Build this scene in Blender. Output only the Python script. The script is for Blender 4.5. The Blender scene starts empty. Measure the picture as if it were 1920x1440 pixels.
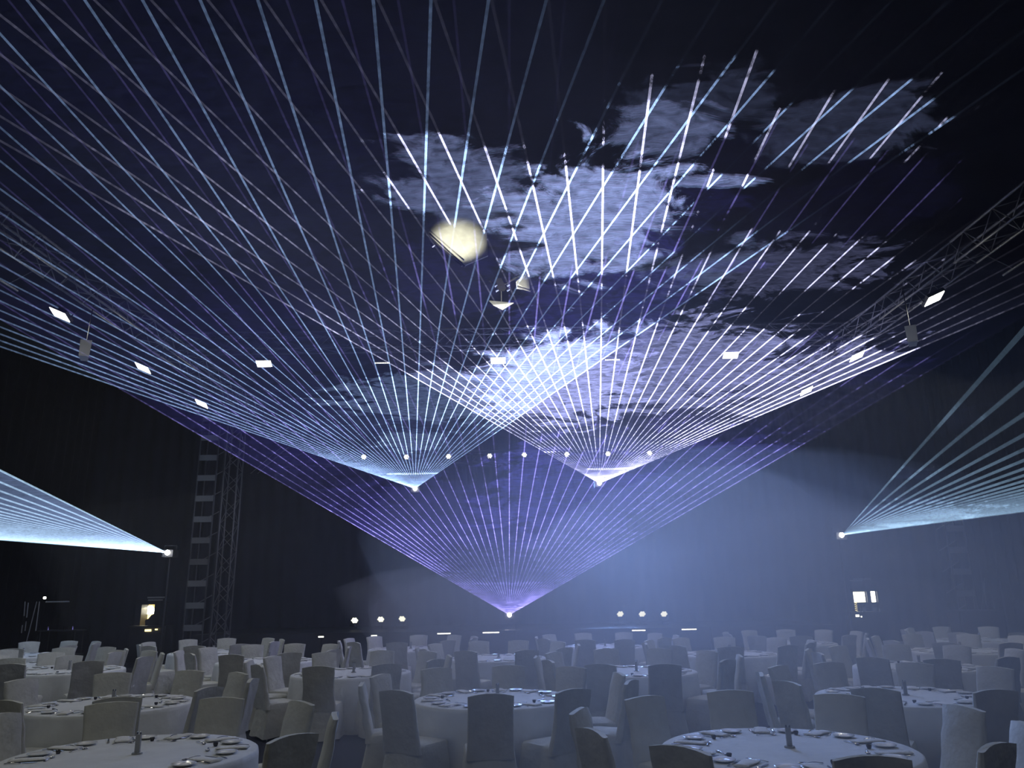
import bpy, bmesh, math, random
from mathutils import Vector, Matrix, Euler, noise as mnoise
random.seed(7)
C = bpy.context.scene.collection
S = bpy.context.scene
PI = math.pi

# ------------------------------------------------------------------ camera
CAM = Vector((0, 0, 1.89)); F = 1442.0
PITCH = math.atan(396 / F); ROLL = math.radians(0.9)
cd = bpy.data.cameras.new('camera'); cam = bpy.data.objects.new('camera', cd); C.objects.link(cam)
cd.sensor_width = 36; cd.lens = F / 1920 * 36; cd.clip_end = 200; cd.clip_start = 0.05
R = Matrix.Rotation(PI / 2 + PITCH, 3, 'X') @ Matrix.Rotation(-ROLL, 3, 'Z')
R = Matrix.Rotation(math.radians(0.0), 3, 'Z') @ R
cam.matrix_world = Matrix.Translation(CAM) @ R.to_4x4()
S.camera = cam
S.view_settings.view_transform = 'Standard'; S.view_settings.look = 'None'
S.view_settings.gamma = 1; S.view_settings.exposure = 0.0; S.view_settings.use_curve_mapping = False
S.cycles.transparent_max_bounces = 160
S.cycles.max_bounces = 5; S.cycles.diffuse_bounces = 2; S.cycles.glossy_bounces = 2
S.cycles.volume_bounces = 0; S.cycles.sample_clamp_indirect = 2.0
S.cycles.use_adaptive_sampling = True; S.cycles.adaptive_threshold = .06; S.cycles.adaptive_min_samples = 16; S.cycles.use_denoising = True
try: S.cycles.denoiser = 'OPENIMAGEDENOISE'
except Exception: pass

def ray(px, py):
    return (R @ Vector(((px - 960) / F, -(py - 720) / F, -1))).normalized()
def at_h(px, py, h):                       # point of the level z = h seen at a picture position
    d = ray(px, py); return CAM + d * ((h - CAM.z) / d.z)
def at_y(px, py, y):                       # point of the upright plane y seen at a picture position
    d = ray(px, py); return CAM + d * (y / d.y)

# ------------------------------------------------------------------ world and lights
w = bpy.data.worlds.new('world'); S.world = w; w.use_nodes = True
w.node_tree.nodes['Background'].inputs[0].default_value = (0.0012, 0.0014, 0.002, 1)
w.node_tree.nodes['Background'].inputs[1].default_value = 1.0

def area(name, loc, rot, size, power, col, spread=180, shape='SQUARE', sy=None):
    l = bpy.data.lights.new(name, 'AREA'); l.energy = power; l.color = col; l.size = size; l.shape = shape
    if sy: l.shape = 'RECTANGLE'; l.size_y = sy
    l.spread = math.radians(spread)
    o = bpy.data.objects.new(name, l); o.location = loc; o.rotation_euler = rot; C.objects.link(o); return o
def spot(name, loc, target, power, col, angle, blend=1, radius=.3):
    l = bpy.data.lights.new(name, 'SPOT'); l.energy = power; l.color = col; l.spot_size = math.radians(angle)
    l.spot_blend = blend; l.shadow_soft_size = radius
    o = bpy.data.objects.new(name, l); o.location = loc
    o.rotation_euler = (Vector(target) - Vector(loc)).to_track_quat('-Z', 'Y').to_euler(); C.objects.link(o); return o

# unseen overhead area lights without fixtures, added as fill over the tables
WARM = (1.0, .98, .80)
for (x, y, p) in ((-5.5, 3, 36), (0, 1, 20), (6, 3, 17), (-7, 11, 27), (-2, 9, 14), (6, 11, 13), (-5.5, 17, 20), (3, 17, 7), (9, 14, 13)):
    area('overhead_fill_light', (x, y, 7.0), (0, 0, 0), 1.2, p, WARM)
# added blue lights without fixtures, placed to make the haze glow
BLUE = (.23, .41, 1.0)
spot('added_haze_light', (1.2, 27.5, 6.0), (3.2, 2, 0.8), 9000, BLUE, 34, 1, 2.2)
spot('added_haze_light', (3.5, 27.5, 2.4), (2.8, 0, 2.6), 6000, BLUE, 34, 1, 2.0)
spot('added_haze_light', (2.2, 13.5, 6.6), (1.9, 5.0, 0.5), 950, BLUE, 62, 1, 1.0)

# ------------------------------------------------------------------ materials
def nt(m): return m.node_tree.nodes, m.node_tree.links
def mat(name, col, rough=.8, metal=0, bump=0, bscale=40, var=0, vscale=6, sheen=0):
    m = bpy.data.materials.new(name); m.use_nodes = True; n, l = nt(m); b = n['Principled BSDF']
    b.inputs['Base Color'].default_value = (*col, 1); b.inputs['Roughness'].default_value = rough
    b.inputs['Metallic'].default_value = metal
    tc = n.new('ShaderNodeTexCoord')
    if var:
        t = n.new('ShaderNodeTexNoise'); t.inputs['Scale'].default_value = vscale; t.inputs['Detail'].default_value = 3
        l.new(tc.outputs['Object'], t.inputs['Vector'])
        r = n.new('ShaderNodeValToRGB')
        r.color_ramp.elements[0].position = .3; r.color_ramp.elements[1].position = .7
        r.color_ramp.elements[0].color = (*[c * (1 - var) for c in col], 1)
        r.color_ramp.elements[1].color = (*[min(1, c * (1 + var)) for c in col], 1)
        l.new(t.outputs[0], r.inputs[0]); l.new(r.outputs[0], b.inputs['Base Color'])
    if bump:
        t = n.new('ShaderNodeTexNoise'); t.inputs['Scale'].default_value = bscale
        l.new(tc.outputs['Object'], t.inputs['Vector'])
        bp = n.new('ShaderNodeBump'); bp.inputs['Strength'].default_value = bump; bp.inputs['Distance'].default_value = .02
        l.new(t.outputs[0], bp.inputs['Height']); l.new(bp.outputs[0], b.inputs['Normal'])
    return m
def emis(name, col, strength, sample=False):
    m = bpy.data.materials.new(name); m.use_nodes = True; n, l = nt(m)
    n.remove(n['Principled BSDF']); e = n.new('ShaderNodeEmission')
    e.inputs[0].default_value = (*col, 1); e.inputs[1].default_value = strength
    l.new(e.outputs[0], n['Material Output'].inputs[0])
    if not sample: m.cycles.emission_sampling = 'NONE'
    return m

M = {}
M['cover'] = mat('cream_chair_cover_fabric', (.60, .60, .54), .9, bump=.5, bscale=14, var=.10, vscale=5)
M['cloth'] = mat('white_tablecloth_fabric', (.74, .76, .76), .85, bump=.25, bscale=9, var=.05)
M['napkin'] = mat('napkin_linen', (.80, .80, .77), .9, bump=.3, bscale=60)
M['china'] = mat('white_china', (.78, .78, .76), .15)
M['steel'] = mat('cutlery_steel', (.32, .32, .33), .12, 1)
M['glass'] = mat('dark_glassware', (.03, .03, .035), .05)
M['vase'] = mat('smoked_glass_holder', (.34, .35, .36), .2)
M['chrome'] = mat('chrome', (.7, .7, .7), .15, 1)
M['carpet'] = mat('dark_navy_carpet', (.012, .014, .028), .95, bump=.4, bscale=80, var=.3, vscale=2)
M['drape'] = mat('black_drape_cloth', (.009, .0095, .014), .95, var=.35, vscale=1.5)
M['drapeb'] = mat('back_curtain_cloth', (.035, .04, .06), .95, var=.15, vscale=.8)
M['alud'] = mat('dark_truss_metal', (.05, .05, .055), .5, .2)
M['ceil'] = mat('dark_ceiling_paint', (.014, .014, .017), .9, bump=.3, bscale=3, var=.3, vscale=.7)
M['stage'] = mat('black_stage_board', (.02, .02, .024), .6)
M['black'] = mat('black_powder_coat', (.018, .018, .02), .45)
M['alu'] = mat('truss_aluminium', (.20, .195, .19), .45, .2, var=.15, vscale=8)
M['legm'] = mat('chair_leg_metal', (.25, .25, .26), .35, .8)
M['pale'] = mat('pale_grey_panel', (.55, .56, .52), .7)
M['dull'] = mat('dull_grey_board', (.16, .16, .16), .8)
M['sail'] = mat('white_stretch_fabric', (.75, .75, .68), .8, var=.1, vscale=4)
M['wood'] = mat('plywood_edge', (.25, .18, .11), .7)
M['led'] = emis('led_panel_light', (1, .99, .88), 14)
M['par'] = emis('par_lamp_light', (1, .98, .78), 2.2)
M['strip'] = emis('led_strip_light', (1, .98, .85), 4)
M['spark'] = emis('laser_aperture_light', (1, .97, .92), 60)
M['warm'] = emis('warm_glow_emission', (1, .82, .34), 2.6)
M['hot'] = emis('hot_white_window_light', (1, .96, .74), 7)

# the haze of the room: real scattering media, resting on the floor
def smoke_bank(name, c, r, dens, label, seed=3.3):
    bm = bmesh.new(); bmesh.ops.create_icosphere(bm, subdivisions=4, radius=1)
    for v in bm.verts:
        v.co *= 1 + .30 * mnoise.noise(v.co * 1.7 + Vector((seed, 0, 0))) + .12 * mnoise.noise(v.co * 4 + Vector((0, seed, 0)))
        v.co = Vector((v.co.x * r[0], v.co.y * r[1], v.co.z * r[2]))
        v.co.z = max(v.co.z, .004 - c[2]); v.co.y = min(v.co.y, 30.3 - c[1])
    m = bpy.data.materials.new(name + '_medium'); m.use_nodes = True; n, l = nt(m); n.remove(n['Principled BSDF'])
    v = n.new('ShaderNodeVolumeScatter'); v.inputs['Color'].default_value = (.9, .93, 1, 1)
    v.inputs['Density'].default_value = dens; v.inputs['Anisotropy'].default_value = .2
    l.new(v.outputs[0], n['Material Output'].inputs['Volume'])
    me = bpy.data.meshes.new(name); bm.to_mesh(me); me.materials.append(m)
    o = bpy.data.objects.new(name, me); o.location = c; C.objects.link(o)
    o['kind'] = 'stuff'; o['label'] = label; o['category'] = 'smoke'
smoke_bank('stage_haze', (2.0, 16.0, .4), (12.0, 14.2, 6.4), .0055, 'thin blue stage haze filling the hall from the tables to the stage')
smoke_bank('smoke_bank', (2.6, 12.9, .9), (5.6, 10.4, 2.6), .056, 'thick low smoke bank hanging over the centre-right tables')

# ------------------------------------------------------------------ mesh helpers
def link(name, me, parent=None, loc=(0, 0, 0), rot=(0, 0, 0)):
    o = bpy.data.objects.new(name, me); o.location = loc; o.rotation_euler = rot
    if parent: o.parent = parent
    C.objects.link(o); return o
def obj(name, bm, m, parent=None, smooth=False, loc=(0, 0, 0), rot=(0, 0, 0)):
    me = bpy.data.meshes.new(name); bmesh.ops.recalc_face_normals(bm, faces=bm.faces); bm.to_mesh(me); bm.free()
    if m: me.materials.append(m)
    if smooth:
        for p in me.polygons: p.use_smooth = True
        me.set_sharp_from_angle(angle=math.radians(50))
    return link(name, me, parent, loc, rot)
def tag(o, label=None, cat=None, group=None, kind=None):
    if label: o['label'] = label
    if cat: o['category'] = cat
    if group: o['group'] = group
    if kind: o['kind'] = kind
    return o
def empty(name, loc, rz=0, rot=None):
    o = bpy.data.objects.new(name, None); o.location = loc; o.rotation_euler = rot if rot else (0, 0, rz)
    o.empty_display_size = .1; C.objects.link(o); return o
def kids(o): return [c for c in C.objects if c.parent == o]
def dup(o, loc=None, rz=None, cache={}):
    ch = cache.get(o.name)
    if ch is None:
        ch = [(c, kids(c)) for c in kids(o)]; cache[o.name] = ch
    r = o.copy(); C.objects.link(r)
    if loc is not None: r.location = loc
    if rz is not None: r.rotation_euler = (0, 0, rz)
    for c, g in ch:
        k = c.copy(); C.objects.link(k); k.parent = r
        for q in g:
            s = q.copy(); C.objects.link(s); s.parent = k
    return r
def box(bm, cx, cy, cz, sx, sy, sz, rot=None):
    r = bmesh.ops.create_cube(bm, size=1)
    for v in r['verts']:
        v.co = Vector((v.co.x * sx, v.co.y * sy, v.co.z * sz))
        if rot: v.co = rot @ v.co
        v.co += Vector((cx, cy, cz))
    return r['verts']
def tube(bm, a, b, r0, r1=None, n=6, caps=True):
    a = Vector(a); b = Vector(b); r1 = r0 if r1 is None else r1
    q = (b - a).to_track_quat('Z', 'Y')
    A = []; B = []
    for i in range(n):
        t = 2 * PI * i / n; e = q @ Vector((math.cos(t), math.sin(t), 0))
        A.append(bm.verts.new(a + e * r0)); B.append(bm.verts.new(b + e * r1))
    for i in range(n):
        bm.faces.new((A[i], A[(i + 1) % n], B[(i + 1) % n], B[i]))
    if caps: bm.faces.new(A[::-1]); bm.faces.new(B)
def loft(bm, rings, cap0=True, cap1=True):
    L = [[bm.verts.new(p) for p in r] for r in rings]
    for a, b in zip(L, L[1:]):
        n = len(a)
        for i in range(n): bm.faces.new((a[i], a[(i + 1) % n], b[(i + 1) % n], b[i]))
    if cap0: bm.faces.new(L[0][::-1])
    if cap1: bm.faces.new(L[-1])
    return L
def rrect(w, d, z, cy=0, n=5, rad=.05, fn=None):
    pts = []
    rad = min(rad, w / 2 - .001, d / 2 - .001)
    cs = [(w / 2 - rad, d / 2 - rad, 0), (-w / 2 + rad, d / 2 - rad, PI / 2), (-w / 2 + rad, -d / 2 + rad, PI), (w / 2 - rad, -d / 2 + rad, 1.5 * PI)]
    for k, (x, y, a0) in enumerate(cs):
        for i in range(3):
            a = a0 + PI / 2 * i / 2
            pts.append(Vector((x + rad * math.cos(a), y + rad * math.sin(a) + cy, z)))
        nx, ny, na = cs[(k + 1) % 4]
        p0 = pts[-1]; a = na
        p1 = Vector((nx + rad * math.cos(a), ny + rad * math.sin(a) + cy, z))
        for i in range(1, n): pts.append(p0.lerp(p1, i / n))
    if fn: pts = [fn(p) for p in pts]
    return pts

# ------------------------------------------------------------------ setting
def struct(name, bm, m, smooth=False):
    o = obj(name, bm, m, smooth=smooth); o['kind'] = 'structure'; return o
HX, Y0, Y1, HZ = 17.0, -5.0, 30.6, 10.4
bm = bmesh.new(); box(bm, 0, (Y0 + Y1) / 2, -.05, 2 * HX, Y1 - Y0, .1); struct('floor', bm, M['carpet'])
bm = bmesh.new(); box(bm, 0, (Y0 + Y1) / 2, HZ + .1, 2 * HX, Y1 - Y0, .2); struct('ceiling', bm, M['ceil'])
def drape(name, p0, p1, h, m, amp=.07, wave=.55):
    p0 = Vector(p0); p1 = Vector(p1); L = (p1 - p0).length; n = int(L / wave * 6)
    t = (p1 - p0).normalized(); nn = Vector((-t.y, t.x, 0)); bm = bmesh.new(); rows = []
    for z in (0, h * .5, h):
        rows.append([bm.verts.new(p0 + t * (L * i / n) + nn * (amp * math.sin(i / 6 * 2 * PI) + .03 * math.sin(i * .37)) + Vector((0, 0, z))) for i in range(n + 1)])
    for a, b in zip(rows, rows[1:]):
        for i in range(n): bm.faces.new((a[i], a[i + 1], b[i + 1], b[i]))
    geom = bmesh.ops.solidify(bm, geom=bm.faces[:], thickness=.02)
    return struct(name, bm, m, True)
drape('wall_left', (-HX + .1, Y0, 0), (-HX + .1, Y1, 0), HZ, M['drape'])
drape('wall_right', (HX - .1, Y0, 0), (HX - .1, Y1, 0), HZ, M['drape'])
drape('wall_back', (-HX, Y1 - .1, 0), (HX, Y1 - .1, 0), HZ, M['drapeb'])
drape('wall_front', (-HX, Y0 + .1, 0), (HX, Y0 + .1, 0), HZ, M['drape'])

# stage
st = empty('stage_platform', (0, 27.4, 0)); tag(st, 'low black stage platform across the far end of the hall', 'stage')
for i in range(10):
    bm = bmesh.new(); box(bm, -9 + 2 * i, 0, .80, 1.985, 5.0, .10); obj('deck_board', bm, M['stage'], st)
    bm = bmesh.new(); box(bm, -9 + 2 * i, -2.46, .375, 1.97, .03, .75); obj('fascia_panel', bm, M['stage'], st)

# ------------------------------------------------------------------ banquet furniture
def chair_back(seed, wr):
    rnd = random.Random(seed); ph = [rnd.uniform(0, 6) for _ in range(6)]
    bm = bmesh.new(); rings = []
    H = .97
    for k in range(9):
        u = k / 8; z = .40 + (H - .40) * u
        wd = .475 - .035 * math.sin(u * PI) * .9 - .02 * u
        dp = .085 - .03 * u; cy = -.205 - .105 * u - .01 * u * u
        if k == 8: wd -= .008; dp -= .012
        def fn(p, u=u, wd=wd):
            x = p.x / (wd / 2)
            d = wr * (math.sin(9 * p.x + 7 * u + ph[0]) * math.sin(6 * u + ph[1]) + .6 * math.sin(21 * p.x * (1 - u) - 11 * u + ph[2]))
            yy = p.y + d * (1 if p.y < -.24 else .4) - .02 * x * x
            zz = p.z + (.024 * (1 - x * x) * u * u )
            return Vector((p.x * (1 + .015 * math.sin(8 * u + ph[3])), yy, zz))
        rings.append(rrect(wd, dp, z, cy, 5, .028, fn))
    L = loft(bm, rings, True, True)
    return bm
def chair_skirt(seed, wr):
    rnd = random.Random(seed); ph = [rnd.uniform(0, 6) for _ in range(6)]
    bm = bmesh.new(); rings = []
    for k, (z, s) in enumerate(((.045, 1.16), (.15, 1.12), (.28, 1.06), (.40, 1.0), (.455, .99), (.478, .94))):
        f = max(0, (.44 - z) / .4)
        def fn(p, f=f):
            a = math.atan2(p.y, p.x)
            r = 1 + f * (.035 * math.sin(9 * a + ph[0]) + .03 * math.sin(14 * a + ph[1] + 3 * f))
            return Vector((p.x * r, p.y * r - .025 * f, p.z + f * .01 * math.sin(5 * a + ph[2])))
        rings.append(rrect(.48 * s, .48 * s, z, 0, 5, .06, fn))
    rings.append(rrect(.26, .28, .497, 0, 5, .04))
    loft(bm, rings, False, True)
    return bm
def make_chair(seed, wr, legs=True):
    t = empty('banquet_chair', (0, 0, 0))
    obj('backrest_cover', chair_back(seed, wr), M['cover'], t, True)
    obj('seat_cover', chair_skirt(seed, wr), M['cover'], t, True)
    if legs:
        for sx in (-1, 1):
            for sy in (-1, 1):
                bm = bmesh.new(); tube(bm, (.19 * sx, .19 * sy, .30), (.205 * sx, .205 * sy - .01, 0), .012, .011, 6)
                obj('leg', bm, M['legm'], t)
    return t
protos = [make_chair(3, .004), make_chair(11, .009), make_chair(23, .006)]
protos_far = [make_chair(31, .005, False), make_chair(37, .008, False)]
used = set()
HOUR = ['twelve', 'one', 'two', 'three', 'four', 'five', 'six', 'seven', 'eight', 'nine', 'ten', 'eleven']
def hour(a):                                  # a: degrees, 90 = far side of the table as the camera sees it
    return HOUR[int(round(((90 - a) % 360) / 30)) % 12] + "-o'clock"

TR, TH = .915, .76
def cloth_mesh(seed, seg=72):
    rnd = random.Random(seed); ph = [rnd.uniform(0, 6) for _ in range(4)]
    bm = bmesh.new(); rings = []
    prof = [(.3, TH + .004), (.7, TH + .004), (TR - .015, TH + .004), (TR + .003, TH - .006), (TR + .010, TH - .04), (TR + .02, .52), (TR + .035, .28), (TR + .05, .03)]
    for (r, z) in prof:
        f = max(0, (TH - .03 - z) / .7)
        ring = []
        for i in range(seg):
            a = 2 * PI * i / seg
            rr = r + f * (.035 * math.sin(11 * a + ph[0]) + .028 * math.sin(17 * a + ph[1]) + .012 * math.sin(29 * a + ph[2]))
            ring.append(Vector((rr * math.cos(a), rr * math.sin(a), z + f * .008 * math.sin(7 * a))))
        rings.append(ring)
    L = loft(bm, rings, True, False)
    return bm
def mesh_of(bm, m, smooth=True, name='mesh'):
    me = bpy.data.meshes.new(name); bmesh.ops.recalc_face_normals(bm, faces=bm.faces); bm.to_mesh(me); bm.free(); me.materials.append(m)
    if smooth:
        for p in me.polygons: p.use_smooth = True
    return me
cloths = [mesh_of(cloth_mesh(s), M['cloth'], True, 'tablecloth') for s in (1, 2, 3)]
def disc(n, r, z0, z1):
    bm = bmesh.new(); loft(bm, [[Vector((r * math.cos(2 * PI * i / n), r * math.sin(2 * PI * i / n), z)) for i in range(n)] for z in (z0, z1)]); return bm
top_me = mesh_of(disc(40, TR - .01, TH - .03, TH - .001), M['wood'], False, 'tabletop')
bm = bmesh.new(); tube(bm, (0, 0, 0), (0, 0, TH - .03), .014, .014, 6); tleg_me = mesh_of(bm, M['legm'], False, 'leg')

# table items, origin at the table surface, x across the seat, y towards the table centre
def napkin_bm():
    bm = bmesh.new(); rings = []
    for k in range(9):
        u = k / 8; y = -.12 + .24 * u
        w = .05 * (1 - .12 * math.sin(u * PI * 2)); h = .022 + .006 * math.sin(u * 5)
        rings.append([Vector((w * 1.15 * math.cos(a), y, .009 + h * .38 * math.sin(a))) for a in [2 * PI * i / 10 for i in range(10)]])
    loft(bm, rings); 
    for v in bm.verts: v.co.z = max(v.co.z, .002)
    return bm
def plate_bm(r=.085):
    bm = bmesh.new(); n = 28
    prof = [(.001, .004), (r * .55, .004), (r * .65, .006), (r, .018), (r * .99, .014), (r * .6, .0015), (.001, .0005)]
    loft(bm, [[Vector((q * math.cos(2 * PI * i / n), q * math.sin(2 * PI * i / n), z)) for i in range(n)] for q, z in prof]); return bm
def handle(bm, y0, y1, w0, w1, z=.004, arch=.006):
    rings = []
    for k in range(6):
        u = k / 5; y = y0 + (y1 - y0) * u; w = w0 + (w1 - w0) * u; zz = z + arch * math.sin(u * PI)
        rings.append([Vector((w, y, zz)), Vector((0, y, zz + .003)), Vector((-w, y, zz)), Vector((0, y, zz - .002))])
    loft(bm, rings)
def knife_bm():
    bm = bmesh.new(); handle(bm, -.11, 0, .009, .006)
    loft(bm, [[Vector((x, y, z)) for x, z in ((-w, .003), (w * .8, .003), (w * .8, .005), (-w, .0055))] for y, w in ((0, .006), (.03, .010), (.08, .010), (.11, .003))])
    return bm
def fork_bm():
    bm = bmesh.new(); handle(bm, -.10, .03, .008, .003)
    loft(bm, [[Vector((x, y, z)) for x, z in ((-w, .004), (w, .004), (w, .006), (-w, .006))] for y, w in ((.03, .003), (.042, .011), (.055, .012))])
    for x in (-.010, -.0035, .0035, .010): tube(bm, (x, .055, .005), (x, .098, .009), .0016, .001, 4)
    return bm
def spoon_bm():
    bm = bmesh.new(); handle(bm, -.09, .03, .008, .003)
    n = 12
    loft(bm, [[Vector((.018 * q * math.cos(2 * PI * i / n), .052 + .027 * q * math.sin(2 * PI * i / n), z)) for i in range(n)] for q, z in ((.1, .002), (.7, .003), (1, .009), (.85, .007), (.1, .005))])
    return bm
def cup_bm(r=.019, h=.028, n=14):
    bm = bmesh.new()
    prof = [(.001, .001), (r * .75, .001), (r * .8, .006), (r, h * .6), (r * 1.02, h), (r * .93, h), (r * .85, h * .4), (.001, .012)]
    loft(bm, [[Vector((q * math.cos(2 * PI * i / n), q * math.sin(2 * PI * i / n), z)) for i in range(n)] for q, z in prof]); return bm
ITEM = {
    'folded_napkin': mesh_of(napkin_bm(), M['napkin'], True, 'folded_napkin'),
    'side_plate': mesh_of(plate_bm(), M['china'], True, 'side_plate'),
    'table_knife': mesh_of(knife_bm(), M['steel'], False, 'table_knife'),
    'table_fork': mesh_of(fork_bm(), M['steel'], False, 'table_fork'),
    'dessert_spoon': mesh_of(spoon_bm(), M['steel'], True, 'dessert_spoon'),
    'small_tumbler': mesh_of(cup_bm(), M['glass'], True, 'small_tumbler'),
}
DESC = {
    'folded_napkin': ('white folded napkin laid', 'napkin', 'folded napkins on the tables'),
    'side_plate': ('small white china side plate', 'plate', 'side plates on the tables'),
    'table_knife': ('steel table knife', 'knife', 'table knives'),
    'table_fork': ('steel table fork', 'fork', 'table forks'),
    'dessert_spoon': ('steel dessert spoon lying crosswise', 'spoon', 'dessert spoons'),
    'small_tumbler': ('small dark tumbler', 'glass', 'small tumblers'),
}
def holder(loc, where):
    t = empty('table_number_holder', loc); tag(t, 'slender smoked holder with two chrome knobs on ' + where, 'holder', 'centre holders of the tables')
    bm = bmesh.new(); tube(bm, (0, 0, .001), (0, 0, .012), .040, .036, 16); obj('foot', bm, M['vase'], t)
    bm = bmesh.new(); box(bm, 0, 0, .075, .038, .018, .13); obj('sleeve', bm, M['vase'], t)
    for s in (-1, 1):
        bm = bmesh.new(); tube(bm, (s * .013, 0, .140), (s * .013, 0, .156), .008, .006, 8); obj('knob', bm, M['chrome'], t)
    return t

ROW = ['front', 'second', 'third', 'fourth', 'fifth']
# (row, column words, x, y, phase in degrees, ring radius)
tables = []
def T(row, colw, px, py, ph, detail):
    p = at_h(px, py, TH); tables.append([row, colw, p.x, p.y, ph, detail])
T(0, 'left', 247, 1416, 86, 3); T(0, 'right', 1475, 1404, 87, 3)
T(1, 'left', 205, 1321, -26, 3); T(1, 'middle', 928, 1310, -94, 3); T(1, 'right', 1695, 1305, 22, 3)
T(2, 'leftmost', 125, 1257, 20, 2); T(2, 'centre-left', 659, 1262, 10, 2); T(2, 'centre-right', 1190, 1259, -80, 2); T(2, 'rightmost', 1722, 1250, 5, 2)
def TX(row, colw, x, y, ph, detail): tables.append([row, colw, x, y, ph, detail])
y4 = at_h(930, 1234, TH).y; y5 = at_h(768, 1218, TH).y
for i, (x, c) in enumerate(((-9.0, 'leftmost'), (-4.7, 'second-from-left'), (-.36, 'middle'), (4.0, 'second-from-right'), (8.3, 'rightmost'))):
    TX(3, c, x, y4 + .1 * (i % 2), (31, 12, -72, 3, 20)[i], 1)
for i, (x, c) in enumerate(((-11.0, 'leftmost'), (-6.8, 'second-from-left'), (-2.4, 'third-from-left'), (1.95, 'third-from-right'), (6.2, 'second-from-right'), (10.4, 'rightmost'))):
    TX(4, c, x, y5 + .1 * (i % 3), (10, 25, 18, 30, 7, 15)[i], 0)
nch = [0]
for ti, (row, colw, tx, ty, ph, det) in enumerate(tables):
    where = '%s-row %s table' % (ROW[row], colw)
    t = empty('round_table', (tx, ty, 0)); tag(t, 'round banquet table hidden under its cloth, ' + where, 'table', 'round banquet tables')
    link('tabletop', top_me, t)
    for k in range(4):
        a = PI / 4 + k * PI / 2; link('leg', tleg_me, t, (.6 * math.cos(a), .6 * math.sin(a), 0))
    cl = link('tablecloth', cloths[ti % 3], None, (tx, ty, 0), (0, 0, ti * 1.3))
    tag(cl, 'white floor-length tablecloth on the ' + where, 'tablecloth', 'white round tablecloths')
    z = TH + .0045
    holder((tx + .03, ty + .02, z), 'the ' + where)
    for k in range(10):
        if (row, colw) == (0, 'left') and k in (4, 5, 6): continue
        aj = ph + 36 * k + random.uniform(-3, 3); ar = math.radians(aj); ht = hour(ph + 36 * k)
        if row == 4: dr = 1.2
        else: dr = 1.19
        dr += random.uniform(-.04, .07)
        x = tx + dr * math.cos(ar); y = ty + dr * math.sin(ar)
        rz = ar + PI / 2 + math.radians(random.uniform(-9, 9))
        pr = (protos if row < 3 else protos_far); p = pr[(nch[0] * 5 + k * 3 + ti) % len(pr)]; nch[0] += 1
        if p.name not in used: used.add(p.name); c = p; c.location = (x, y, 0); c.rotation_euler = (0, 0, rz)
        else: c = dup(p, (x, y, 0), rz)
        face = 'facing away' if math.sin(ar) < -.4 else ('facing the camera' if math.sin(ar) > .4 else 'seen side-on')
        tag(c, 'cream-covered chair %s, %s seat of the %s' % (face, ht, where), 'chair', 'covered chairs around the round tables')
        # place setting
        if det == 0: items = ['folded_napkin', 'side_plate']
        elif det == 1: items = ['folded_napkin', 'side_plate', 'table_knife']
        elif det == 2: items = ['folded_napkin', 'side_plate', 'table_knife', 'table_fork', 'small_tumbler']
        else: items = list(ITEM)
        rs = math.radians(ph + 36 * k); M2 = Matrix.Translation((tx, ty, z)) @ Matrix.Rotation(rs + PI / 2, 4, 'Z')
        OFF = {'folded_napkin': (0, -.72, 0), 'side_plate': (-.19, -.70, 0), 'table_knife': (.095, -.73, 0), 'table_fork': (-.085, -.73, 0), 'dessert_spoon': (.0, -.555, PI / 2), 'small_tumbler': (.15, -.58, 0)}
        for it in items:
            if it == 'small_tumbler' and (k + ti) % 2: continue
            ox, oy, orz = OFF[it]
            q = M2 @ Vector((ox + random.uniform(-.012, .012), oy + random.uniform(-.015, .015), 0))
            rot = rs + PI / 2 + orz + random.uniform(-.12, .12)
            if it == 'folded_napkin': rot += random.uniform(-.3, .3)
            o = link(it, ITEM[it], None, q, (0, 0, rot)); d = DESC[it]
            tag(o, '%s, %s setting, %s' % (d[0], ht, where), d[1], d[2])

# ------------------------------------------------------------------ trusses
chord_me = {}; 
def tube_mesh(L, r, m, name='tube', n=8):
    bm = bmesh.new(); tube(bm, (0, 0, 0), (0, 0, L), r, r, n); return mesh_of(bm, m, True, name)
TS = .42
chord3 = tube_mesh(3.0, .024, M['alu'], 'chord')
diag = tube_mesh(math.hypot(TS, .42), .011, M['alu'], 'brace', 5)
def truss(name, loc, rot, label, group, L=3.0, joined=False, m=None):
    """box truss along local +Z, square section TS centred on the axis"""
    t = empty(name, loc, rot=rot); tag(t, label, 'truss', group)
    h = TS / 2; n = int(round(L / .42)); st_ = L / n
    cm = chord3 if abs(L - 3) < .01 and m is None else tube_mesh(L, .024, m or M['alu'], 'chord')
    for sx, sy in ((-1, -1), (1, -1), (1, 1), (-1, 1)): link('chord', cm, t, (sx * h, sy * h, 0))
    faces = [((-h, -h), (h, -h)), ((h, -h), (h, h)), ((h, h), (-h, h)), ((-h, h), (-h, -h))]
    bm = bmesh.new()
    for fi, (a, b) in enumerate(faces):
        for k in range(n):
            p, q = (a, b) if (k + fi) % 2 == 0 else (b, a)
            A = Vector((p[0], p[1], k * st_)); B = Vector((q[0], q[1], (k + 1) * st_))
            if joined: tube(bm, A, B, .011, .011, 4, False)
            else:
                o = link('brace', diag, t, A, (B - A).to_track_quat('Z', 'Y').to_euler())
    if joined: tag(obj('braces', bm, m or M['alu'], t), kind='stuff')
    else: bm.free()
    return t
TX_, TZ_ = 8.35, 7.85
for side, wd in ((-1, 'left'), (1, 'right')):
    for k in range(7):
        y = 4.0 + 3.02 * k
        truss('truss_section', (side * TX_, y, TZ_), (-PI / 2, 0, 0),
              'grey aluminium box truss over the %s tables, %s section from the front' % (wd, ['nearest', 'second', 'third', 'fourth', 'fifth', 'sixth', 'seventh'][k]),
              'overhead truss sections', joined=(k > 3))
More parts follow.
